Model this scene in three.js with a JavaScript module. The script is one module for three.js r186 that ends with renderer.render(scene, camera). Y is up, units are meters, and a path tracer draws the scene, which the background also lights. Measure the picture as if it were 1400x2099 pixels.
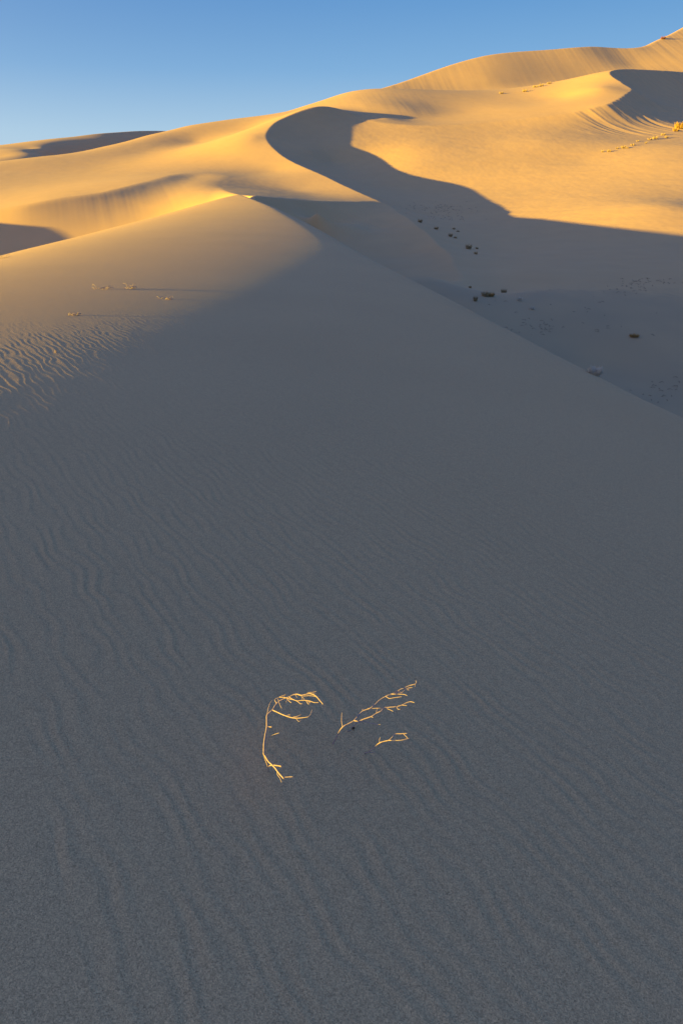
import * as THREE from 'three';
import { ImprovedNoise } from 'three/addons/math/ImprovedNoise.js';
import { mergeGeometries } from 'three/addons/utils/BufferGeometryUtils.js';

// ---------------------------------------------------------------- camera
const EYE = 1.5, F35 = 1400, PITCH = Math.atan((1049.5 - 400) / 1400);
const scene = new THREE.Scene();
const camera = new THREE.PerspectiveCamera(2 * Math.atan(1049.5 / F35) * 180 / Math.PI, 1400 / 2099, 0.05, 6000);
camera.position.set(0, EYE, 0);
camera.rotation.set(-PITCH, 0, 0);

// ---------------------------------------------------------------- renderer and exposure
const EXPOSURE = 6;
const renderer = new THREE.WebGLRenderer({ antialias: true });
renderer.setSize(682, 1024);
renderer.toneMapping = THREE.LinearToneMapping;
renderer.toneMappingExposure = EXPOSURE;
renderer.shadowMap.enabled = true;

// ---------------------------------------------------------------- sun (low, from the left and a little behind the camera)
const SUN_ELEV = 4.2 * Math.PI / 180, SUN_BACK = 14 * Math.PI / 180;
const S = new THREE.Vector3(-Math.cos(SUN_BACK) * Math.cos(SUN_ELEV), Math.sin(SUN_ELEV), Math.sin(SUN_BACK) * Math.cos(SUN_ELEV));
const sun = new THREE.DirectionalLight(new THREE.Color().setRGB(1.0, 0.645, 0.02), 3.85);
sun.position.copy(S).multiplyScalar(400).add(new THREE.Vector3(0, 0, -110));
sun.target.position.set(0, 0, -110);
sun.castShadow = true;
sun.shadow.radius = 1;
sun.shadow.mapSize.set(4096, 4096);
Object.assign(sun.shadow.camera, { left: -260, right: 260, top: 160, bottom: -160, near: 1, far: 900 });
scene.add(sun, sun.target);

// ---------------------------------------------------------------- sky: clear evening air
{
  const W = 1024, H = 512, data = new Float32Array(W * H * 4);
  const stops = [[-90, .30, .30, .30], [-2, .47, .58, .66], [0, .50, .65, .76], [4, .40, .60, .775], [8, .215, .44, .72], [12, .13, .335, .65], [25, .09, .27, .66], [50, .065, .195, .58], [90, .055, .165, .52]];
  const d = new THREE.Vector3();
  for (let j = 0; j < H; j++) for (let i = 0; i < W; i++) {
    const el = ((j + .5) / H - .5) * Math.PI, az = ((i + .5) / W - .5) * 2 * Math.PI;
    d.set(Math.cos(el) * Math.cos(az), Math.sin(el), Math.cos(el) * Math.sin(az));
    const e = el * 180 / Math.PI;
    let k = 0; while (k < stops.length - 2 && e > stops[k + 1][0]) k++;
    const a = stops[k], b = stops[k + 1]; let t = (e - a[0]) / (b[0] - a[0]);
    const c = [0, 1, 2].map(q => a[q + 1] + (b[q + 1] - a[q + 1]) * t);
    // the air brightens and warms around the low sun
    const ang = Math.acos(Math.min(1, Math.max(-1, d.dot(S)))) * 180 / Math.PI;
    const glow = el > -.03 ? 1.9 * Math.exp(-ang / 21) : 0;
    const pol = 1 - .17 * Math.min(1, Math.max(0, (e - 1) / 9)) * Math.exp(-(((ang - 82) / 26) ** 2)); // clear air is darkest at right angles to the sun
    c[0] *= pol; c[1] *= 1 - (1 - pol) * .7; c[2] *= 1 - (1 - pol) * .4;
    const o = (j * W + i) * 4;
    data[o] = (c[0] + glow * 1.25) / EXPOSURE; data[o + 1] = (c[1] + glow * .95) / EXPOSURE; data[o + 2] = (c[2] + glow * .62) / EXPOSURE; data[o + 3] = 1;
  }
  const sky = new THREE.DataTexture(data, W, H, THREE.RGBAFormat, THREE.FloatType);
  sky.mapping = THREE.EquirectangularReflectionMapping;
  sky.magFilter = THREE.LinearFilter; sky.minFilter = THREE.LinearFilter;
  sky.colorSpace = THREE.LinearSRGBColorSpace; sky.needsUpdate = true;
  scene.background = sky; scene.environment = sky;
}

// ---------------------------------------------------------------- helpers
const IN = new ImprovedNoise();
const noise = (x, y, z = 0) => IN.noise(x + 103.7, y + 57.3, z + 11.9);
function rng(seed) { let s = seed >>> 0; return () => { s = (s + 0x6D2B79F5) >>> 0; let t = Math.imul(s ^ s >>> 15, 1 | s); t = t + Math.imul(t ^ t >>> 7, 61 | t) ^ t; return ((t ^ t >>> 14) >>> 0) / 4294967296; }; }
const clamp = (v, a, b) => Math.min(b, Math.max(a, v));
const sstep = (a, b, v) => { const t = clamp((v - a) / (b - a), 0, 1); return t * t * (3 - 2 * t); };
const smax = (a, b, k) => { const h = Math.max(k - Math.abs(a - b), 0) / k; return Math.max(a, b) + h * h * k / 4; };
const smin = (a, b, k) => -smax(-a, -b, k);
const cP = Math.cos(PITCH), sP = Math.sin(PITCH);
function ray(px, py) { const a = (px - 700) / F35, b = (1049.5 - py) / F35, z = cP + b * sP; return [a / z, (b * cP - sP) / z]; }
function at(px, py, d) { const [rx, ry] = ray(px, py); return [rx * d, EYE + ry * d, -d]; }
// smooth surface y(x, z) through a set of surveyed points (thin plate)
function sheet(pts, lambda = 0) {
  const n = pts.length, N = n + 3, A = [], sc = 1 / 50;
  const U = r2 => r2 < 1e-12 ? 0 : r2 * Math.log(r2);
  for (let i = 0; i < N; i++) A.push(new Float64Array(N + 1));
  for (let i = 0; i < n; i++) {
    for (let j = 0; j < n; j++) { const dx = (pts[i][0] - pts[j][0]) * sc, dz = (pts[i][2] - pts[j][2]) * sc; A[i][j] = U(dx * dx + dz * dz) + (i === j ? lambda : 0); }
    A[i][n] = A[n][i] = 1; A[i][n + 1] = A[n + 1][i] = pts[i][0] * sc; A[i][n + 2] = A[n + 2][i] = pts[i][2] * sc; A[i][N] = pts[i][1];
  }
  for (let c = 0; c < N; c++) {
    let p = c; for (let r = c + 1; r < N; r++) if (Math.abs(A[r][c]) > Math.abs(A[p][c])) p = r;
    [A[c], A[p]] = [A[p], A[c]];
    for (let r = c + 1; r < N; r++) { const m = A[r][c] / A[c][c]; if (m) for (let k = c; k <= N; k++) A[r][k] -= m * A[c][k]; }
  }
  const w = new Float64Array(N);
  for (let r = N - 1; r >= 0; r--) { let s = A[r][N]; for (let k = r + 1; k < N; k++) s -= A[r][k] * w[k]; w[r] = s / A[r][r]; }
  const X = new Float64Array(n), Z = new Float64Array(n);
  pts.forEach((p, i) => { X[i] = p[0] * sc; Z[i] = p[2] * sc; });
  return (x, z) => {
    x *= sc; z *= sc; let s = w[n] + w[n + 1] * x + w[n + 2] * z;
    for (let i = 0; i < n; i++) { const dx = x - X[i], dz = z - Z[i], r2 = dx * dx + dz * dz; if (r2 > 1e-12) s += w[i] * r2 * Math.log(r2); }
    return s;
  };
}
const SC = .82; // distances beyond the foreground dune
const far = (px, py, d) => at(px, py, d * SC);
const off = (p, dx, dy, dz) => [p[0] + dx * SC, p[1] + dy * SC, p[2] + dz * SC];
const pt = (x, y, z) => [x * SC, EYE + (y - EYE) * SC, z * SC];

// ---------------------------------------------------------------- foreground dune, a rounded whaleback
const CC = .02;
const dividing = d => { const s = Math.max(d, 0); return s < 10 ? -2.08 + .0075 * s * s : -1.33 + 3.75 * (1 - Math.exp((10 - s) / 25)); };
const across = u => -.084 * u - .16 / CC * Math.log(Math.cosh(CC * u / .4));
const g0 = across(2.08);
const foreTop = (x, z) => .0005 * z * Math.min(z, 0) + across(x - dividing(-z)) - g0;
function hit(px, py) { const [rx, ry] = ray(px, py); let a = .3; for (let d = .3; d < 90; d += .05) { if (EYE + ry * d < foreTop(rx * d, -d)) { a = d; break; } } let lo = a - .05, hi = a; for (let k = 0; k < 20; k++) { const m = (lo + hi) / 2; if (EYE + ry * m < foreTop(rx * m, -m)) hi = m; else lo = m; } return [rx * hi, -hi]; }
const rightBrink = [[560, 423], [620, 452], [655, 471], [690, 491], [750, 524], [800, 549], [860, 579], [920, 609], [980, 641], [1040, 671], [1120, 713], [1200, 753], [1300, 804], [1400, 849], [1480, 884]].map(p => hit(...p));
const leftBrink = [[-120, 536], [0, 510], [50, 499], [100, 487], [150, 476], [200, 465], [250, 453], [300, 441], [350, 429], [400, 418], [440, 409], [470, 402]].map(p => hit(...p));
const peak = hit(490, 398);
const rightEdge = [[9, 30], [7, 12], [5.6, 2], [4.9, -2.5], ...rightBrink.slice().reverse(), peak, [peak[0] - 16, peak[1] - 40]];
const leftEdge = [[-13, 30], [-11, 14], [-9, 3], [-7.6, -5], ...leftBrink, peak, [peak[0] + 16, peak[1] - 40]];
function edgeDistance(edge, x, z) { // signed distance in plan (positive left of the line's x) and the distance to the peak along z
  let best = 1e9, side = 0;
  for (let i = 1; i < edge.length; i++) {
    const [ax, az] = edge[i - 1], [bx, bz] = edge[i], ex = bx - ax, ez = bz - az, wx = x - ax, wz = z - az;
    const t = clamp((wx * ex + wz * ez) / (ex * ex + ez * ez), 0, 1), dx = wx - ex * t, dz = wz - ez * t, q = dx * dx + dz * dz;
    if (q < best) { best = q; side = wx * ez - wz * ex; }
  }
  return Math.sqrt(best) * Math.sign(side);
}
const soft = (v, k) => v > 12 * k ? v : v < -12 * k ? 0 : k * Math.log(1 + Math.exp(v / k));
function foreDune(x, z) {
  const fromPeak = Math.hypot(x - peak[0], z - peak[1]);
  const kr = .05 + .10 * sstep(6, 26, fromPeak), kl = .05 + 1.3 * sstep(1, 16, fromPeak);
  const qr = -edgeDistance(rightEdge, x, z), ql = edgeDistance(leftEdge, x, z);
  return foreTop(x, z) - .62 * soft(qr - kr * .7, kr) - .42 * soft(ql - kl * 1.1, kl);
}
// wind ripples, crests running away to the front left
const RA = 36 * Math.PI / 180, rc = Math.cos(RA), rs = Math.sin(RA);
function ripples(x, z) {
  const m = x * rc - z * rs, along = -x * rs - z * rc, r = Math.hypot(x, z); // m runs across the crests
  const warp = .045 * noise(x * .9, z * .9, 3) + .02 * noise(x * 2.9, z * 2.9, 7) + .016 * noise(x * 7, z * 7, 1);
  const ph = (m + warp) / .056 + .7 * noise(along * 5, m * 9, 5);
  const f = ph - Math.floor(ph);
  const prof = f < .64 ? f / .64 : (1 - f) / .36;
  const am = .72 + 1.1 * noise(along * 4.5, m * 7, 9) + .35 * noise(x * .5, z * .5, 2);
  return (.0012 + .0026 * sstep(5, 2, r)) * sstep(10.2, 4, r) * clamp(am, .05, 1.4) * (prof * prof * (3 - 2 * prof) - .5) + .0014 * sstep(9, 3, r) * noise(x * 3, z * 3, 15);
}
function fore(x, z) { return foreDune(x, z); }

// ---------------------------------------------------------------- the dunes beyond
const crestNear = [[1010, 600, 39], [960, 550, 46], [910, 505, 54], [850, 457, 63], [815, 434, 69], [780, 412, 74], [740, 395, 79], [700, 377, 85], [640, 349, 95], [600, 331, 103], [575, 315, 108], [556, 298, 113], [546, 282, 118], [550, 266, 122], [566, 250, 127], [590, 238, 131], [620, 226, 134.5], [650, 219, 137]].map(p => far(...p));
const crestBack = [[675, 219, 139], [700, 225, 139.5], [735, 240, 138], [780, 250, 135], [840, 256, 132.5], [920, 256, 132], [985, 252, 132.5], [1050, 246, 133], [1110, 239, 133.5], [1170, 232, 134], [1240, 215, 136.5]].map(p => far(...p));
const crestHorn = [[1275, 198, 144], [1295, 185, 150], [1268, 166, 158], [1250, 148, 166]].map(p => far(...p));
const crestLeft = [[-150, 455, 73], [0, 430, 74], [50, 421, 74.5], [100, 411, 75.6], [200, 397, 78], [300, 378, 82.5], [400, 358, 92]].map(p => far(...p));
const crestFar = [[-100, 350, 122], [60, 326, 127], [130, 318, 130], [200, 305, 135], [290, 285, 143], [370, 268, 150], [460, 253, 156], [560, 240, 162], [640, 222, 170], [690, 207, 176]].map(p => far(...p));

const brink = [[430, 396, 59], [490, 398, 61.5], [560, 404, 65], [600, 408, 67], [640, 411, 68.5], [700, 413, 71], [750, 413, 73]].map(p => far(...p));
const frontFace = sheet([ // shaded slip face right behind the foreground peak
  ...brink, ...crestNear.slice(0, 6), ...[[700, 460, 64], [650, 440, 62.5], [760, 470, 63.5], [850, 520, 54]].map(p => far(...p)),
  ...brink.map(p => off(p, -4, 4, -5)), off(crestNear[5], -2, 6, -8), off(crestNear[5], 8, 3, -6), off(crestNear[4], 6, 1, -2), off(crestNear[2], 6, -.5, -2), off(brink[1], -2, -4, 12), ...brink.slice(0, 4).map(p => off(p, 3.5, -2.6, 3)),
]);
const upper = sheet([ // wind-smoothed slopes outside the horseshoe crest, and the terrace
  ...crestNear.slice(5), ...brink, ...crestBack, ...crestHorn, ...crestLeft, ...crestFar,
  ...[[600, 390, 83], [560, 392, 80], [660, 398, 79], [540, 380, 86], [560, 350, 99.5], [500, 300, 114], [500, 326, 107.5], [520, 280, 118.5], [450, 315, 112.5],
    [0, 390, 92], [0, 350, 112], [150, 370, 98], [200, 340, 115], [300, 345, 108], [300, 312, 127], [400, 290, 137], [450, 285, 134], [520, 262, 142],
    [620, 228, 152], [740, 230, 146], [790, 242, 138.5], [840, 246, 139.5], [950, 226, 149], [1050, 200, 160], [1050, 222, 146], [1150, 170, 170], [1150, 200, 154], [1220, 150, 172], [1230, 180, 152]].map(p => far(...p)),
  ...crestFar.map(p => off(p, 2, -7, -22)),
  pt(-80, -5, -60), pt(-100, -2, -110), pt(-20, -3, -50), pt(60, 22, -230), pt(-60, -4, -200),
], .00005);
const leeLeft = sheet([ // the face below the left crest
  ...crestLeft, ...crestLeft.map((p, i) => off(p, ...[[5, -5, 8.7], [5, -5, 8.7], [5, -5, 8.7], [5.2, -4.8, 8.6], [5.4, -4, 8.6], [5.4, -2.9, 8.4], [3.6, -1, 9]][i])),
  ...crestLeft.map((p, i) => off(p, ...(i < 5 ? [-4, 5, -9.2] : [[-4, 3.4, -9], [-4, 2.4, -9]][i - 5]))), off(crestLeft[6], 4, 2.5, -9), off(crestLeft[6], 12, .6, 2), off(crestLeft[6], 14, -1.2, 12),
]);
const bowl = sheet([ // inside of the horseshoe and the valley below it
  ...crestNear, ...crestBack, ...crestHorn,
  ...[[600, 290, 120], [580, 300, 115.5], [650, 280, 125.5], [680, 330, 116], [640, 310, 116.5], [720, 370, 102], [760, 350, 110], [720, 300, 121.5],
    [850, 300, 119], [850, 340, 109], [850, 390, 98], [1000, 300, 117], [1000, 350, 104], [1000, 400, 90], [930, 430, 82], [870, 440, 79],
    [1110, 290, 117], [1110, 340, 104], [1200, 285, 118], [1200, 330, 105], [1200, 400, 82], [1200, 470, 63], [1350, 420, 68], [1350, 330, 98], [1400, 300, 108], [1350, 288, 117],
    [1000, 600, 36], [1217, 760, 27], [1300, 690, 30], [1400, 840, 23], [1100, 600, 37], [1100, 560, 43], [1300, 568, 41], [1400, 555, 42], [1400, 500, 54], [1300, 500, 55],
    [960, 507, 57], [1050, 480, 64], [1150, 520, 52], [1050, 540, 48],
    [1340, 222, 146], [1385, 268, 126], [1400, 242, 142], [1300, 250, 132], [1240, 250, 131], [1330, 200, 156], [1320, 165, 172], [1500, 300, 108], [1500, 420, 70], [1550, 520, 48], [1500, 240, 145]].map(p => far(...p)),
  ...[1, 3, 5, 7, 9, 12].map(i => off(crestNear[i], -14, 8, 0)), off(crestNear[14], -14, 10, -8), off(crestNear[17], -4, 11, -16),
  ...[1, 3, 5, 7, 9].map(i => off(crestBack[i], 0, 10, -20)), off(crestHorn[1], -14, 6, -6), off(crestHorn[3], -14, 12, -8),
  pt(22, -6.5, -8), pt(30, -7, 10), pt(60, -2, -30), pt(0, -7, 20),
], .0002);
const skyline = [[560, 236, 168], [640, 220, 171], [690, 205, 176.5], [760, 186, 186], [830, 165, 194.5], [900, 140, 201.5], [950, 124, 206], [1000, 112, 209.5], [1060, 105, 213], [1120, 101, 215.5], [1180, 96, 218], [1220, 94.5, 220.5], [1260, 97, 222], [1300, 97, 223], [1322, 93, 225.5], [1345, 82, 230], [1372, 70, 236], [1400, 55, 243], [1460, 25, 257]].map(p => far(...p));
function down(px, py, k, slope) { // where the ray of (px, py) meets a face that falls from skyline point k towards the camera
  const [, Y, Z] = skyline[k], [, ry] = ray(px, py), D = -Z / SC; return far(px, py, (slope * D - (Y - EYE) / SC) / (slope - ry));
}
const backFace = sheet([ // big slip face under the skyline
  ...skyline, far(750, 228, 149), far(840, 243, 145), far(900, 238, 153),
  down(900, 190, 5, .5), down(1000, 207, 7, .52), down(1000, 160, 7, .52), down(1100, 182, 9, .52), down(1060, 150, 8, .52), down(1200, 152, 11, .52), down(1225, 120, 11, .52),
  down(1300, 132, 13, .52), down(1345, 150, 15, .45), down(1400, 185, 17, .435), down(1400, 120, 17, .445), down(1460, 150, 18, .44),
  off(far(1400, 242, 142), 0, -4, 0), off(far(1340, 222, 146), 0, -3, 0), pt(-30, -4, -145), pt(20, -2, -125), pt(80, 0, -125), pt(150, 10, -150), pt(110, -20, -100), pt(0, -22, -100), pt(-60, -14, -150),
], .0003);
const backSide = sheet([...skyline, ...skyline.map(p => off(p, -8, -9, -30)), ...skyline.map(p => off(p, 3, 5, 14))]);
const farTop = [[-120, 310, 194], [0, 297, 202], [70, 288, 207], [150, 279, 214], [240, 270, 227], [300, 267, 238], [360, 268, 251], [440, 275, 268]].map(p => far(...p));
const farFace = sheet([...farTop, ...[[110, 315, 188], [150, 312, 197], [200, 303, 206], [250, 298, 213], [320, 283, 232], [30, 305, 184], [60, 305, 188], [0, 320, 172], [0, 340, 160], [100, 325, 176]].map(p => far(...p)),
  off(farTop[3], 9, -13, 26), off(farTop[4], 10, -13, 26), off(farTop[5], 11, -13, 25), off(farTop[0], -20, -8, 10), pt(-20, -14, -190), pt(20, -20, -230)]);
const farBack = sheet([...farTop, ...farTop.map(p => off(p, -12, -8, -26)), ...farTop.map(p => off(p, 6, 4, 13))]);

function streak(x, z, dx, dz, f, s) { // rills that run down a slip face along (dx, dz)
  const a = x * dz - z * dx, b = x * dx + z * dz;
  const wob = .35 * noise(a * .12, b * .06, s);
  return noise(a * f + wob, b * .035, s + 2) + .6 * noise(a * f * 2.3 + wob, b * .05, s + 5) + .35 * noise(a * f * 4.9, b * .09, s + 8);
}
const leftDune = [[-84, -9], [-74, -5], [-70, -1.2], [-66, -.4], [-62.5, -.65], [-60, -1.5], [-57, -2.6], [-50, -6]];
function profile(t, v) { if (v <= t[0][0]) return t[0][1]; for (let i = 1; i < t.length; i++) if (v < t[i][0]) { const a = t[i - 1], b = t[i], f = (v - a[0]) / (b[0] - a[0]); return a[1] + (b[1] - a[1]) * f; } return t[t.length - 1][1]; }
function beyond(x, z) {
  const r = Math.hypot(x, z);
  let h = -8.5 + .8 * noise(x * .02, z * .02, 4);
  if (r < 300 && z < 40) {
    let u = upper(x, z), b = bowl(x, z), l = leeLeft(x, z);
    const fine = .016 * noise(x * .55 + .3 * noise(x * .2, z * .2, 24), z * .8, 22) + .007 * noise(x * 1.9, z * 2.6, 23);
    u += .04 * noise(x * .09, z * .09, 21) + .5 * fine;
    l += .016 * streak(x, z, .35, 1, .55, 31) * (.6 + noise(x * .07, z * .07, 33)) + .3 * soft(x + 14.5, 1.5) + soft(x + 8, .6) + .9 * soft(-z - 82, 1.5);
    b += .085 * streak(x, z, .42, .9, .6, 41) * sstep(30, 35, x) * sstep(-98, -104, z) + .03 * noise(x * .1, z * .1, 44) + fine;
    const o = smin(smin(u, l, .25 + 1.1 * sstep(-21, -14, x) * sstep(-8, -11, x)), frontFace(x, z) + .03 * streak(x, z, .6, .8, .6, 71) + soft(x - 6.5, .6) + .6 * soft(z + 33, .6), .08);
    let m = smin(o, b, .1);
    if (z < -66) {
      let k = smin(backFace(x, z) + .038 * streak(x, z, .1, 1, .5, 51) * (.6 + .9 * noise(x * .035, z * .035, 53)), backSide(x, z) + .1, .6);
      m = smax(m, k, 2.2);
      if (x < 20) m = smax(m, smin(farFace(x, z) + .1 * noise(x * .05, z * .05, 60), farBack(x, z), .5), .6);
    }
    if (x < -26) { // low dune out of frame on the left: its shadow falls across the lee of the left crest
      const p = .242 * x + .97 * z, q = -.97 * x + .242 * z - 31;
      m = smax(m, EYE + profile(leftDune, p) - .3 * (Math.sqrt(q * q + 1) - 1), .8);
    }
    const fade = sstep(300, 268, r);
    h = smax(h, h + (m - h) * fade, 2);
  }
  return h;
}
const ground = (x, z) => Math.max(fore(x, z), beyond(x, z));

// ---------------------------------------------------------------- sand materials
function grainTexture(size, seed, fn, srgb) {
  const r = rng(seed), d = new Uint8Array(size * size * 4);
  for (let j = 0; j < size; j++) for (let i = 0; i < size; i++) { const c = fn(i / size, j / size, r), o = (j * size + i) * 4; d[o] = c[0]; d[o + 1] = c[1]; d[o + 2] = c[2]; d[o + 3] = 255; }
  const t = new THREE.DataTexture(d, size, size); t.wrapS = t.wrapT = THREE.RepeatWrapping; t.magFilter = THREE.LinearFilter; t.minFilter = THREE.LinearMipmapLinearFilter; t.generateMipmaps = true; t.anisotropy = 8;
  if (srgb) t.colorSpace = THREE.SRGBColorSpace; t.needsUpdate = true; return t;
}
const toS = v => 255 * (v <= .0031308 ? 12.92 * v : 1.055 * Math.pow(v, 1 / 2.4) - .055);
const SAND = [.485, .317, .162];
const grain = new Float32Array(512 * 512); { const r = rng(5); for (let i = 0; i < grain.length; i++) grain[i] = r() + r() - 1; }
const grainAt = (u, v, n) => { const m = 512 / n | 0; return grain[(((v * n | 0) * m) % 512) * 512 + ((u * n | 0) * m) % 512]; };
const sandMap = grainTexture(1024, 11, (u, v, r) => {
  const a = r() + r() - 1, b = grainAt(u, v, 512), c = grainAt(u, v, 256);
  const k = 1 + .2 * a + .34 * b + .24 * c, w = .05 * a; const dark = r() < .012 ? .45 : 1;
  return [toS(clamp(SAND[0] * k * dark * (1 + w), 0, 1)), toS(clamp(SAND[1] * k * dark, 0, 1)), toS(clamp(SAND[2] * k * dark * (1 - w), 0, 1))];
}, true);
const sandBump = grainTexture(1024, 12, (u, v, r) => { const a = 127 + 60 * (r() + r() - 1) + 60 * grainAt(u, v, 512); return [a, a, a]; });
const nearSand = new THREE.MeshStandardMaterial({ map: sandMap, bumpMap: sandBump, bumpScale: .0012, roughness: .95, metalness: 0, vertexColors: true });
const farSand = new THREE.MeshStandardMaterial({ color: new THREE.Color().setRGB(...SAND), roughness: .95, metalness: 0, vertexColors: true });

// tone of the sand: faint sorting by the wind, and a darker, bluer tint with ragged edges over the near hollow (it ends at the low rise that crosses the valley)
const sorted = (x, z) => { const k = 1 + .035 * noise(x * .7, z * .7, 81) + .03 * noise(x * .12, z * .12, 82), w = .015 * noise(x * .3, z * .3, 83); return [k * (1 + w), k, k * (1 - w)]; };
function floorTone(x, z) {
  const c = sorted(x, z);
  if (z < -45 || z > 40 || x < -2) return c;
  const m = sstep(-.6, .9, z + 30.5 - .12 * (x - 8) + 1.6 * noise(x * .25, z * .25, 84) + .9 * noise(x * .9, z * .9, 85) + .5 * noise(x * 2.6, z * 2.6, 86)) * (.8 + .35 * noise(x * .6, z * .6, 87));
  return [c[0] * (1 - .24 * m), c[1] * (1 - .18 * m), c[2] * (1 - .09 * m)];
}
// a sheet of ground on a fan of rays and rings: fine where the photograph looks, coarse elsewhere
function fan(name, heightFn, azimuths, radii, material, uvScale, label, toneFn) {
  const nc = azimuths.length, nr = radii.length, pos = new Float32Array((nc * nr + 1) * 3), uv = new Float32Array((nc * nr + 1) * 2);
  for (let j = 0; j < nr; j++) for (let i = 0; i < nc; i++) {
    const a = azimuths[i], x = radii[j] * Math.sin(a), z = -radii[j] * Math.cos(a), o = j * nc + i;
    pos[o * 3] = x; pos[o * 3 + 1] = heightFn(x, z); pos[o * 3 + 2] = z;
    uv[o * 2] = x / uvScale; uv[o * 2 + 1] = z / uvScale;
  }
  const c = nc * nr; pos[c * 3 + 1] = heightFn(0, 0);
  const idx = [];
  for (let j = 0; j < nr - 1; j++) for (let i = 0; i < nc; i++) { const i2 = (i + 1) % nc, a = j * nc + i, b = j * nc + i2, e = a + nc, g = b + nc; idx.push(a, b, e, b, g, e); }
  for (let i = 0; i < nc; i++) idx.push(c, (i + 1) % nc, i);
  const tone = new Float32Array(pos.length);
  for (let o = 0; o < pos.length; o += 3) { const t = toneFn(pos[o], pos[o + 2]); tone[o] = t[0]; tone[o + 1] = t[1]; tone[o + 2] = t[2]; }
  const g = new THREE.BufferGeometry();
  g.setAttribute('color', new THREE.BufferAttribute(tone, 3));
  g.setAttribute('position', new THREE.BufferAttribute(pos, 3)); g.setAttribute('uv', new THREE.BufferAttribute(uv, 2));
  g.setIndex(new THREE.BufferAttribute(new Uint32Array(idx), 1)); g.computeVertexNormals();
  const m = new THREE.Mesh(g, material); m.name = name; m.castShadow = m.receiveShadow = true;
  m.userData = { kind: 'structure', label, category: 'dune' }; scene.add(m); return m;
}
function spread(half, nFine, nCoarse) { // azimuths, radians, all round
  const a = []; for (let i = 0; i < nFine; i++) a.push(-half + 2 * half * i / (nFine - 1));
  const rest = 2 * Math.PI - 2 * half; for (let i = 1; i < nCoarse; i++) { const t = i / nCoarse; a.push(half + rest * (t - .09 * Math.sin(2 * Math.PI * t))); }
  return a;
}
const DEG = Math.PI / 180;
const rings = (r0, r1, n) => Array.from({ length: n }, (_, i) => r0 * Math.pow(r1 / r0, i / (n - 1)));
fan('foreground_dune', (x, z) => fore(x, z) + (Math.hypot(x, z) < 40 ? ripples(x, z) : 0), spread(31 * DEG, 720, 110), [...rings(.35, 1.4, 170).slice(0, -1), ...rings(1.4, 10, 620).slice(0, -1), ...rings(10, 80, 210)], nearSand, .8, 'shaded rippled whaleback dune filling the foreground, its left shoulder catching low sun', sorted);
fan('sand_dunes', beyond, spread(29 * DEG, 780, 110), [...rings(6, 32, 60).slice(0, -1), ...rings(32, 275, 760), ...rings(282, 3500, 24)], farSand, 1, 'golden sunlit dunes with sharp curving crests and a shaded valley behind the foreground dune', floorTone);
console.log('terrain done');


// ---------------------------------------------------------------- things on the sand
const numbers = {};
function numbered(n) { const k = numbers[n] = (numbers[n] ?? -1) + 1; return k ? `${n}_${String(k).padStart(3, '0')}` : n; }
function onSand(px, py, h = 0, fn = fore) { // the point h above the sand that the photograph shows at (px, py)
  const [rx, ry] = ray(px, py), at2 = d => EYE + ry * d - fn(rx * d, -d) - h;
  let d = .4; while (d < 320 && at2(d) > 0) d *= 1.01;
  let lo = d / 1.01, hi = d; for (let k = 0; k < 24; k++) { const m = (lo + hi) / 2; if (at2(m) > 0) lo = m; else hi = m; }
  return new THREE.Vector3(rx * hi, EYE + ry * hi, -hi);
}
function thing(name, label, category, base, group) {
  const o = new THREE.Group(); o.name = numbered(name); o.position.copy(base); o.userData = { label, category }; if (group) o.userData.group = group; scene.add(o); return o;
}
function part(o, name, geometry, material) { const m = new THREE.Mesh(geometry, material); m.name = name; m.castShadow = m.receiveShadow = true; o.add(m); return m; }
// a tapering twig swept along points
function sweep(pts, r0, r1, sides = 6, wob = 0, seed = 1) {
  const c = new THREE.CatmullRomCurve3(pts, false, 'centripetal'), n = Math.max(4, pts.length * 4), P = [], I = [], rnd = rng(seed);
  const N = new THREE.Vector3(), B = new THREE.Vector3(); let up = new THREE.Vector3(.31, .8, .52).normalize();
  for (let i = 0; i <= n; i++) {
    const t = i / n, p = c.getPoint(t), T = c.getTangent(t); B.crossVectors(T, up).normalize(); N.crossVectors(B, T).normalize(); up = N.clone();
    const r = (r0 + (r1 - r0) * t) * (1 + wob * (rnd() - .5));
    for (let k = 0; k < sides; k++) { const a = k / sides * 2 * Math.PI; P.push(p.x + r * (Math.cos(a) * B.x + Math.sin(a) * N.x), p.y + r * (Math.cos(a) * B.y + Math.sin(a) * N.y), p.z + r * (Math.cos(a) * B.z + Math.sin(a) * N.z)); }
  }
  for (let i = 0; i < n; i++) for (let k = 0; k < sides; k++) { const a = i * sides + k, b = i * sides + (k + 1) % sides; I.push(a, b, a + sides, b, b + sides, a + sides); }
  const e0 = P.length / 3; P.push(pts[0].x, pts[0].y, pts[0].z); const last = pts[pts.length - 1], e1 = e0 + 1; P.push(last.x, last.y, last.z);
  for (let k = 0; k < sides; k++) { const k2 = (k + 1) % sides; I.push(e0, k2, k, e1, n * sides + k, n * sides + k2); }
  const g = new THREE.BufferGeometry(); g.setAttribute('position', new THREE.Float32BufferAttribute(P, 3)); g.setIndex(I); g.computeVertexNormals(); return g;
}
const col = (r, g, b) => new THREE.Color().setRGB(r, g, b);
const straw = new THREE.MeshStandardMaterial({ color: col(.27, .205, .215), roughness: .8 });
const lerpTable = (t, v) => profile(t, v);
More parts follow.
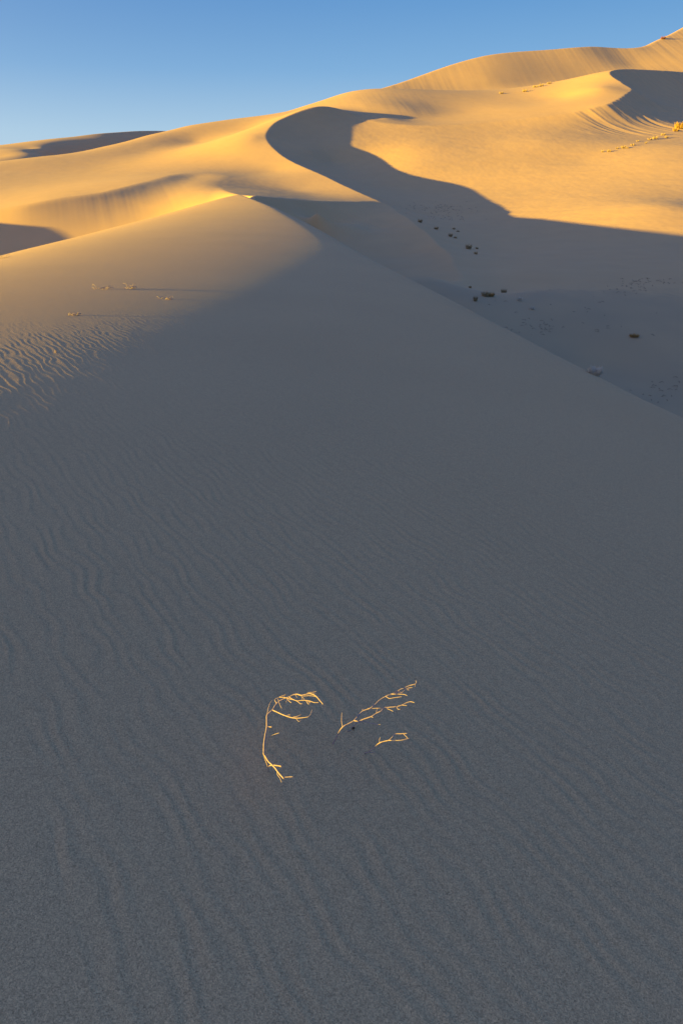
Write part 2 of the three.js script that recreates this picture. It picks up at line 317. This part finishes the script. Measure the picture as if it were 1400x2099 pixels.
function branch(label, zoom, heights, base, lines) {
  const P = (zx, zy, h) => onSand(zoom[0] + zx / zoom[2], zoom[1] + zy / zoom[2], h);
  const b = P(base[0], base[1], 0), o = thing('dead_branch', label, 'branch', b, 'bleached twigs lying on the foreground sand');
  lines.forEach(([name, r0, r1, pts, hs], i) => {
    const v = pts.map(([x, y], k) => P(x, y, hs ? hs[Math.min(k, hs.length - 1)] / 100 : heights(x, y) / 100).sub(b));
    part(o, name, sweep(v, r0 * 1.1, r1 * 1.1, 6, .25, i + 3), straw);
  });
  return o;
}
const hl = (x, y) => 8.6 + 8 * clamp((x - 250) / 1000, 0, 1) * (y < 900 ? 1 : .8);
branch('pale curved dead branch like a bent hook, leftmost of the bleached twigs', [520, 1400, 8.75], hl, [265, 1590], [
  ['stem', .0023, .0013, [[185, 1270], [190, 1100], [210, 950], [240, 790], [240, 680], [245, 580], [290, 530], [340, 485], [400, 390], [450, 340], [540, 285], [640, 250], [720, 210], [780, 200], [860, 220], [950, 200], [1010, 190], [1080, 210], [1130, 245], [1190, 315], [1245, 380]]],
  ['fork', .0019, .0020, [[185, 1270], [220, 1330], [270, 1410], [340, 1475], [400, 1540], [450, 1610], [545, 1715]]],
  ['fork', .0018, .0013, [[185, 1270], [215, 1370], [240, 1440], [255, 1490], [262, 1540], [265, 1600]], [9, 7.4, 6.4, 5.2, 2.8, -1]],
  ['twig', .0014, .0019, [[257, 1490], [340, 1475], [420, 1480], [505, 1495]], [5.2, 6.2, 7, 7.6]],
  ['twig', .0009, .0011, [[540, 1692], [620, 1685], [705, 1680]]],
  ['twig', .0011, .0008, [[425, 1590], [430, 1640], [470, 1700], [505, 1780]]],
  ['twig', .0013, .0006, [[245, 575], [270, 450], [295, 370], [330, 310]]],
  ['twig', .0017, .0015, [[242, 785], [285, 787], [332, 788]]],
  ['twig', .0007, .0008, [[222, 998], [300, 955], [380, 920], [460, 895]], [2.6, 4, 5.6, 6.6]],
  ['side_branch', .0018, .0009, [[340, 485], [420, 520], [540, 575], [680, 620], [770, 630], [860, 625], [990, 600], [1030, 545], [1050, 480]]],
  ['twig', .0009, .0007, [[590, 585], [625, 575], [660, 570]]],
  ['twig', .0010, .0007, [[710, 612], [790, 595], [855, 565]]],
  ['twig', .0008, .0007, [[765, 632], [795, 675], [820, 690], [855, 662]]],
  ['side_branch', .0012, .0008, [[415, 362], [390, 325], [385, 295], [420, 275], [490, 240], [580, 210]]],
  ['side_branch', .0013, .0008, [[470, 255], [560, 258], [640, 285], [720, 300], [790, 330], [850, 375], [880, 368]]],
  ['side_branch', .0013, .0009, [[640, 252], [700, 290], [780, 318], [880, 310], [1000, 320], [1090, 350], [1165, 350]]],
  ['twig', .0008, .0007, [[438, 285], [470, 380], [505, 455]]],
  ['twig', .0008, .0007, [[858, 222], [868, 260], [875, 305]]],
  ['twig', .0008, .0007, [[870, 225], [895, 270], [915, 305]]],
  ['twig', .0009, .0006, [[955, 200], [970, 175], [1060, 165], [1130, 150]]],
  ['twig', .0007, .0006, [[1060, 190], [1095, 180], [1130, 150]]],
  ['twig', .0009, .0007, [[900, 235], [980, 228], [1060, 232], [1130, 250]]],
  ['twig', .0008, .0007, [[605, 290], [595, 320], [585, 345]]],
  ['twig', .0008, .0009, [[610, 295], [650, 335], [680, 355]]],
  ['twig', .0010, .0008, [[945, 325], [990, 378], [1022, 345], [960, 338]]],
  ['twig', .0007, .0006, [[750, 212], [770, 240], [780, 262]]],
]);
const hr = x => lerpTable([[0, 0], [85, -.6], [130, 3], [170, 5.4], [230, 7.3], [390, 9], [1300, 19]], x);
branch('forked pale dead branch reaching up to the right, its foot grey', [670, 1380, 7], hr, [85, 1020], [
  ['stem', .0021, .0010, [[80, 1030], [120, 950], [170, 850], [230, 770], [300, 730], [390, 680], [450, 610], [515, 545], [570, 520], [635, 495], [700, 440], [765, 380], [840, 335], [920, 300], [970, 298], [1020, 265], [1050, 235], [1110, 210], [1190, 175], [1250, 160], [1280, 145], [1278, 108]]],
  ['side_branch', .0018, .0009, [[390, 680], [460, 685], [540, 655], [650, 615], [710, 575], [780, 540], [820, 500], [880, 490], [990, 480], [1080, 455], [1140, 425], [1200, 408], [1255, 422]]],
  ['twig', .0013, .0006, [[228, 772], [213, 690], [217, 565]], [7.3, 8.2, 9.2]],
  ['twig', .0012, .0007, [[515, 547], [514, 525], [514, 508]]],
  ['twig', .0009, .0008, [[710, 573], [716, 540], [722, 508]]],
  ['twig', .0008, .0007, [[820, 498], [740, 500], [650, 506]]],
  ['twig', .0009, .0007, [[835, 496], [900, 522], [952, 546]]],
  ['twig', .0009, .0006, [[815, 502], [835, 488], [852, 472]]],
  ['twig', .0009, .0007, [[1000, 480], [1025, 518], [1052, 515]]],
  ['twig', .0008, .0007, [[1080, 457], [1110, 460], [1148, 462]]],
  ['twig', .0010, .0008, [[630, 622], [648, 628], [664, 638]]],
  ['twig', .0010, .0007, [[848, 335], [900, 362], [960, 352], [1010, 345], [1072, 336]]],
  ['twig', .0011, .0007, [[970, 300], [1060, 300], [1110, 305], [1152, 320]]],
  ['twig', .0012, .0007, [[1015, 268], [1080, 275], [1120, 235], [1160, 215], [1228, 204]]],
  ['twig', .0008, .0006, [[1125, 230], [1150, 236], [1178, 240]]],
  ['twig', .0009, .0007, [[930, 300], [1000, 262], [1060, 225]]],
  ['twig', .0007, .0006, [[1265, 155], [1266, 170], [1264, 188]]],
]);
const hs = x => lerpTable([[0, 0], [540, -.4], [600, 2], [680, 5], [755, 7.5], [985, 10.5], [1300, 13]], x);
branch('small pale branch with a forked tip, nearest the bottom right of the bleached twigs', [670, 1380, 7], hs, [545, 1146], [
  ['stem', .0016, .0011, [[535, 1150], [600, 1130], [660, 1085], [755, 1000], [830, 975], [890, 960], [940, 915], [985, 872], [1050, 868], [1148, 862]]],
  ['twig', .0008, .0006, [[755, 1000], [754, 960], [765, 918]], [7.5, 8.2, 9]],
  ['side_branch', .0011, .0009, [[885, 963], [980, 965], [1080, 958], [1130, 945], [1180, 932]]],
  ['twig', .0009, .0008, [[1100, 870], [1130, 900], [1158, 928]]],
  ['twig', .0010, .0006, [[605, 1130], [640, 1136], [690, 1128]], [2.1, 1.8, 2.2]],
]);
const hg = x => lerpTable([[0, 0], [340, -.3], [420, 2], [535, 3.3], [700, 4.6], [740, 5.8], [775, 7.4]], x);
branch('thin grey twig half sunk in sand under the forked branch', [670, 1380, 7], hg, [345, 785], [
  ['stem', .0011, .0008, [[338, 792], [380, 760], [420, 720], [480, 700], [535, 690], [600, 710], [680, 725], [740, 738], [772, 733]]],
  ['twig', .0008, .0006, [[420, 720], [416, 708], [418, 692]]],
]);
const darkSeed = new THREE.MeshStandardMaterial({ color: col(.03, .026, .022), roughness: .9 });
{ // little things beside the branches
  const p = onSand(724.3, 1493.5); const g = new THREE.IcosahedronGeometry(.0036, 2), a = g.attributes.position;
  for (let i = 0; i < a.count; i++) { const k = 1 + .35 * noise(a.getX(i) * 400, a.getY(i) * 400, a.getZ(i) * 400); a.setXYZ(i, a.getX(i) * k * 1.25, a.getY(i) * k, a.getZ(i) * k); }
  g.computeVertexNormals();
  const o = new THREE.Mesh(g, darkSeed); o.name = 'seed_pod'; o.position.copy(p).add(new THREE.Vector3(0, .0022, 0)); o.rotation.set(.3, .5, .4); o.castShadow = o.receiveShadow = true; o.userData = { label: 'tiny black seed pod on the sand by the grey twig', category: 'seed' }; scene.add(o);
  for (const [x0, y0, x1, y1, label] of [[712.5, 1499, 719, 1497.6, 'tiny straw chip beside the black seed pod'], [717, 1536.5, 721, 1535.6, 'lone tiny straw chip between the two right branches, lower down']]) {
    const A = onSand(x0, y0, .0006), B = onSand(x1, y1, .002), M = onSand((x0 + x1) / 2, (y0 + y1) / 2 - .6, .0022), f = new THREE.Mesh(sweep([A, M, B].map(v => v.clone().sub(A)), .0012, .0008, 5, .3, 9), straw);
    f.name = numbered('straw_chip'); f.position.copy(A); f.castShadow = f.receiveShadow = true; f.userData = { label, category: 'straw', group: 'straw chips by the branches' }; scene.add(f);
  }
}
// half-buried twig tufts on the sunlit shoulder
function twigTuft(label, px, py, wpx, hpx, seed, lean = 1) {
  const b = onSand(px, py), r = rng(seed), s = b.distanceTo(camera.position) / F35, W = wpx * s, H = hpx * s;
  const o = thing('dry_twig_tuft', label, 'twig tuft', b, 'dry twig tufts on the sunlit shoulder of the near dune');
  const n = 9 + (r() * 4 | 0);
  for (let i = 0; i < n; i++) {
    const x0 = (r() - .6) * W * .7, z0 = (r() - .5) * W * .35, up = H * (.35 + .75 * r()) * (i < 3 ? 1 : .5), L = (.18 + .3 * r()) * W * lean * (r() < .75 ? 1 : -1);
    const y = (x, z) => fore(b.x + x, b.z + z) - b.y;
    const v = [[x0, -.01, z0], [x0 + L * .3, up * .7, z0 + .04 * W], [x0 + L * .65, up, z0 + .1 * W * (r() - .5)], [x0 + L, up * (.5 + .5 * r()), z0 + .2 * W * (r() - .5)]].map(([x, h, z]) => new THREE.Vector3(x, y(x, z) + h, z));
    part(o, 'twig', sweep(v, .0034, .0018, 5, .2, seed + i), straw);
  }
}
twigTuft('low dry twig tuft with raised sprig, left of the pair on the sunlit shoulder', 214, 593, 34, 8, 101);
twigTuft('dry twig tuft throwing a long shadow, right of the pair on the sunlit shoulder', 272, 592, 22, 9, 102);
twigTuft('arched dry twig tuft closest to the shadow edge of the near dune', 338, 613, 32, 6, 103);
twigTuft('dry twig tuft with one upright spike, lowest on the rippled shoulder', 152, 646, 22, 7, 104);
twigTuft('tiny twig tuft at the left edge near the dune skyline', 8, 530, 22, 5, 105);
twigTuft('single short twig sticking up among the ripples at left', 116, 723, 5, 5, 106);

// shrubs and grass far off
const shrubMats = {
  gold: new THREE.MeshStandardMaterial({ color: col(.32, .20, .07), roughness: .9 }),
  tan: new THREE.MeshStandardMaterial({ color: col(.34, .25, .14), roughness: .9 }),
  pale: new THREE.MeshStandardMaterial({ color: col(.52, .47, .40), roughness: .9 }),
  brown: new THREE.MeshStandardMaterial({ color: col(.33, .23, .12), roughness: .9 }),
  rust: new THREE.MeshStandardMaterial({ color: col(.2, .07, .03), roughness: .9 }),
  litter: new THREE.MeshStandardMaterial({ color: col(.16, .12, .085), roughness: 1 }),
  wood: new THREE.MeshStandardMaterial({ color: col(.26, .19, .12), roughness: 1 }),
};
function blades(n, W, H, r, thick, rootSpread, open) {
  const P = [], I = [];
  for (let i = 0; i < n; i++) {
    const a = r() * 6.2832, q = Math.sqrt(r()) * rootSpread * W, el = open * (.25 + .75 * r()), L = H * (.55 + .5 * r()) * (1.08 - .42 * el / open), t = thick * (.7 + .6 * r());
    let p = [Math.cos(a) * q, -.03 * H, Math.sin(a) * q]; const da = a + (r() - .5) * 1.3; const b0 = P.length / 3;
    for (let k = 0; k < 3; k++) {
      const w = t * [1, .75, .15][k];
      for (let c = 0; c < 3; c++) { const g = c * 2.0944 + a; P.push(p[0] + w * Math.cos(g), p[1], p[2] + w * Math.sin(g)); }
      const e = el * (.6 + .5 * k), st = L * .5; p = [p[0] + st * Math.sin(e) * Math.cos(da), p[1] + st * Math.cos(e), p[2] + st * Math.sin(e) * Math.sin(da)];
    }
    for (let k = 0; k < 2; k++) for (let c = 0; c < 3; c++) { const u = b0 + k * 3 + c, v = b0 + k * 3 + (c + 1) % 3; I.push(u, v, u + 3, v, v + 3, u + 3); }
  }
  const g = new THREE.BufferGeometry(); g.setAttribute('position', new THREE.Float32BufferAttribute(P, 3)); g.setIndex(I); g.computeVertexNormals(); return g;
}
function shrub(name, category, label, group, px, py, wpx, hpx, mat, seed, open = .9, n = 170) {
  const b = onSand(px, py, 0, ground), s = b.distanceTo(camera.position) / F35, W = wpx * s, H = hpx * s, r = rng(seed);
  const o = thing(name, label, category, b, group);
  o.rotation.set(0, 0, 0);
  part(o, 'foliage', blades(n, W, H, r, Math.max(.006, W * .022), .36, open), shrubMats[mat]);
  if (wpx > 7) part(o, 'stems', blades(14, W, H * .7, r, Math.max(.006, W * .02), .12, open * .8), shrubMats.wood);
  return o;
}
const valley = 'small dry shrubs on the shaded valley floor';
shrub('dry_shrub', 'shrub', 'round brown shrub peeping over the dark dune edge, farthest up the valley', valley, 861, 456, 9, 8, 'brown', 201);
shrub('dry_shrub', 'shrub', 'brown shrub just off the dune edge, second down the valley line', valley, 894, 470, 9, 6, 'brown', 202);
shrub('dry_shrub', 'shrub', 'dark round shrub with a smaller neighbour, mid valley line', valley, 923, 485, 8, 8, 'brown', 203);
shrub('dry_shrub', 'shrub', 'little brown shrub touching the right side of the dark round one', valley, 933, 488, 6, 4, 'brown', 204);
shrub('dry_shrub', 'shrub', 'tiny tan shrub farthest out above the valley line', valley, 930, 470, 6, 4, 'tan', 205);
shrub('dry_shrub', 'shrub', 'tiny flat tan shrub below the farthest out one', valley, 938, 475, 7, 3, 'tan', 206);
shrub('dry_shrub', 'shrub', 'roundish tan shrub, largest of the far valley line', valley, 960, 510, 12, 11, 'tan', 207);
shrub('dry_shrub', 'shrub', 'faint tan tuft right of the largest far shrub', valley, 977, 510, 6, 4, 'tan', 208);
shrub('dry_shrub', 'shrub', 'small brown shrub lowest of the far valley line', valley, 975, 521, 7, 6, 'brown', 209);
shrub('dry_shrub', 'shrub', 'wispy pale straw shrub joined to the dark gold one', valley, 994, 607, 16, 11, 'tan', 210);
shrub('dry_shrub', 'shrub', 'dark gold dome shrub, biggest on the mid valley floor', valley, 1005, 607, 16, 10, 'gold', 211, 1.1);
shrub('dry_shrub', 'shrub', 'upright tan tuft standing alone right of the dark gold shrub', valley, 1032, 600, 12, 9, 'tan', 212);
shrub('dry_shrub', 'shrub', 'narrow tan tuft by the dune edge, left below the dark gold shrub', valley, 974, 617, 8, 11, 'tan', 213, .6);
shrub('dry_shrub', 'shrub', 'speck of gold scrub above the narrow tuft', valley, 963, 590, 6, 4, 'gold', 214);
shrub('dry_shrub', 'shrub', 'faint grey scrub on the low sand rise, centre right', valley, 1064, 616, 10, 9, 'pale', 215, .8, 70);
shrub('dry_shrub', 'shrub', 'pale ghostly scrub below the low sand rise', valley, 1090, 634, 10, 7, 'pale', 216, .9, 80);
shrub('dry_shrub', 'shrub', 'large pale airy shrub behind the near dune edge at right', valley, 1219, 769, 26, 20, 'pale', 217, .9, 260);
shrub('dry_shrub', 'shrub', 'flat gold shrub alone near the right edge in shade', valley, 1299, 690, 20, 7, 'gold', 218, 1.25);
const sunny = 'sunlit grass and scrub on the far dunes';
shrub('grass_clump', 'grass clump', 'bright golden grass clump at the right edge, upper of two', sunny, 1394, 263, 22, 12, 'gold', 231, .9, 240);
shrub('grass_clump', 'grass clump', 'small golden grass clump just below left of the edge clump', sunny, 1384, 269, 12, 6, 'gold', 232, .9);
shrub('dry_shrub', 'shrub', 'rust red shrub alone on the topmost skyline ridge', sunny, 1358, 80, 8, 5, 'rust', 233, 1.1);
[[1027, 192, 9, 4, 'leftmost gold tuft on the sunny terrace'], [1075, 188, 9, 5, 'roundest gold tuft midway along the sunny terrace'], [1097, 179, 11, 4, 'wide flat gold tuft on the sunny terrace'], [1109, 177, 8, 6, 'gold tuft just right of the wide flat one on the terrace'], [1125, 172, 8, 4, 'rightmost gold tuft on the sunny terrace']]
  .forEach(([x, y, w, h, l], i) => shrub('grass_tuft', 'grass tuft', l, sunny, x, y, w, h, 'tan', 240 + i, 1.0, 90));
const foot = [[1234, 312, 4, 5], [1248, 311, 8, 5], [1264, 305, 5, 4], [1277, 304, 8, 6], [1285, 304, 7, 3], [1296, 298, 9, 4], [1306, 290, 6, 3], [1323, 294, 4, 5], [1331, 287, 9, 4], [1342, 285, 10, 6], [1358, 277, 9, 4], [1365, 283, 6, 5]];
const nth = ['leftmost', 'second', 'third', 'fourth', 'fifth', 'sixth', 'seventh', 'eighth', 'ninth', 'tenth', 'eleventh', 'rightmost'];
foot.forEach(([x, y, w, h], i) => shrub('grass_tuft', 'grass tuft', `straw tuft in the row at the foot of the fluted face, ${nth[i]}${i && i < 11 ? ' from left' : ''}`, 'straw tufts along the foot of the fluted slip face', x, y, w, h, 'tan', 260 + i, 1.0, 80));
{ // plant litter blown into the hollows: nobody could count it
  const r = rng(77), list = [], gauss = () => r() + r() + r() - 1.5;
  const areas = [[900, 428, 75, 12, 110], [925, 447, 60, 8, 30], [1105, 668, 60, 16, 26], [1340, 578, 80, 8, 40], [1290, 590, 45, 14, 26], [1360, 800, 55, 30, 24], [1150, 640, 200, 60, 30]];
  for (const [cx, cy, w, h, n] of areas) for (let i = 0; i < n; i++) {
    const px = cx + gauss() * w, py = cy + gauss() * h; if (px > 1440) continue;
    const p = onSand(px, py, 0, ground); if (fore(p.x, p.z) > beyond(p.x, p.z) - .05) continue;
    const a = r() * 6.28, L = (.03 + .09 * r()) * (1 + -p.z / 60), c = new THREE.Vector3(Math.cos(a), .25 * (r() - .3), Math.sin(a)).multiplyScalar(L / 2);
    list.push(sweep([p.clone().sub(c).add(new THREE.Vector3(0, .012, 0)), p.clone().add(new THREE.Vector3(0, .02 + .03 * r(), 0)), p.clone().add(c).add(new THREE.Vector3(0, .012, 0))], .005 * (1 + -p.z / 45), .003, 3));
  }
  const m = new THREE.Mesh(mergeGeometries(list), shrubMats.litter); m.name = 'plant_litter'; m.castShadow = m.receiveShadow = true; m.userData = { kind: 'stuff', label: 'scattered dark bits of plant litter on the shaded valley floor', category: 'litter' }; scene.add(m);
}
renderer.render(scene, camera);
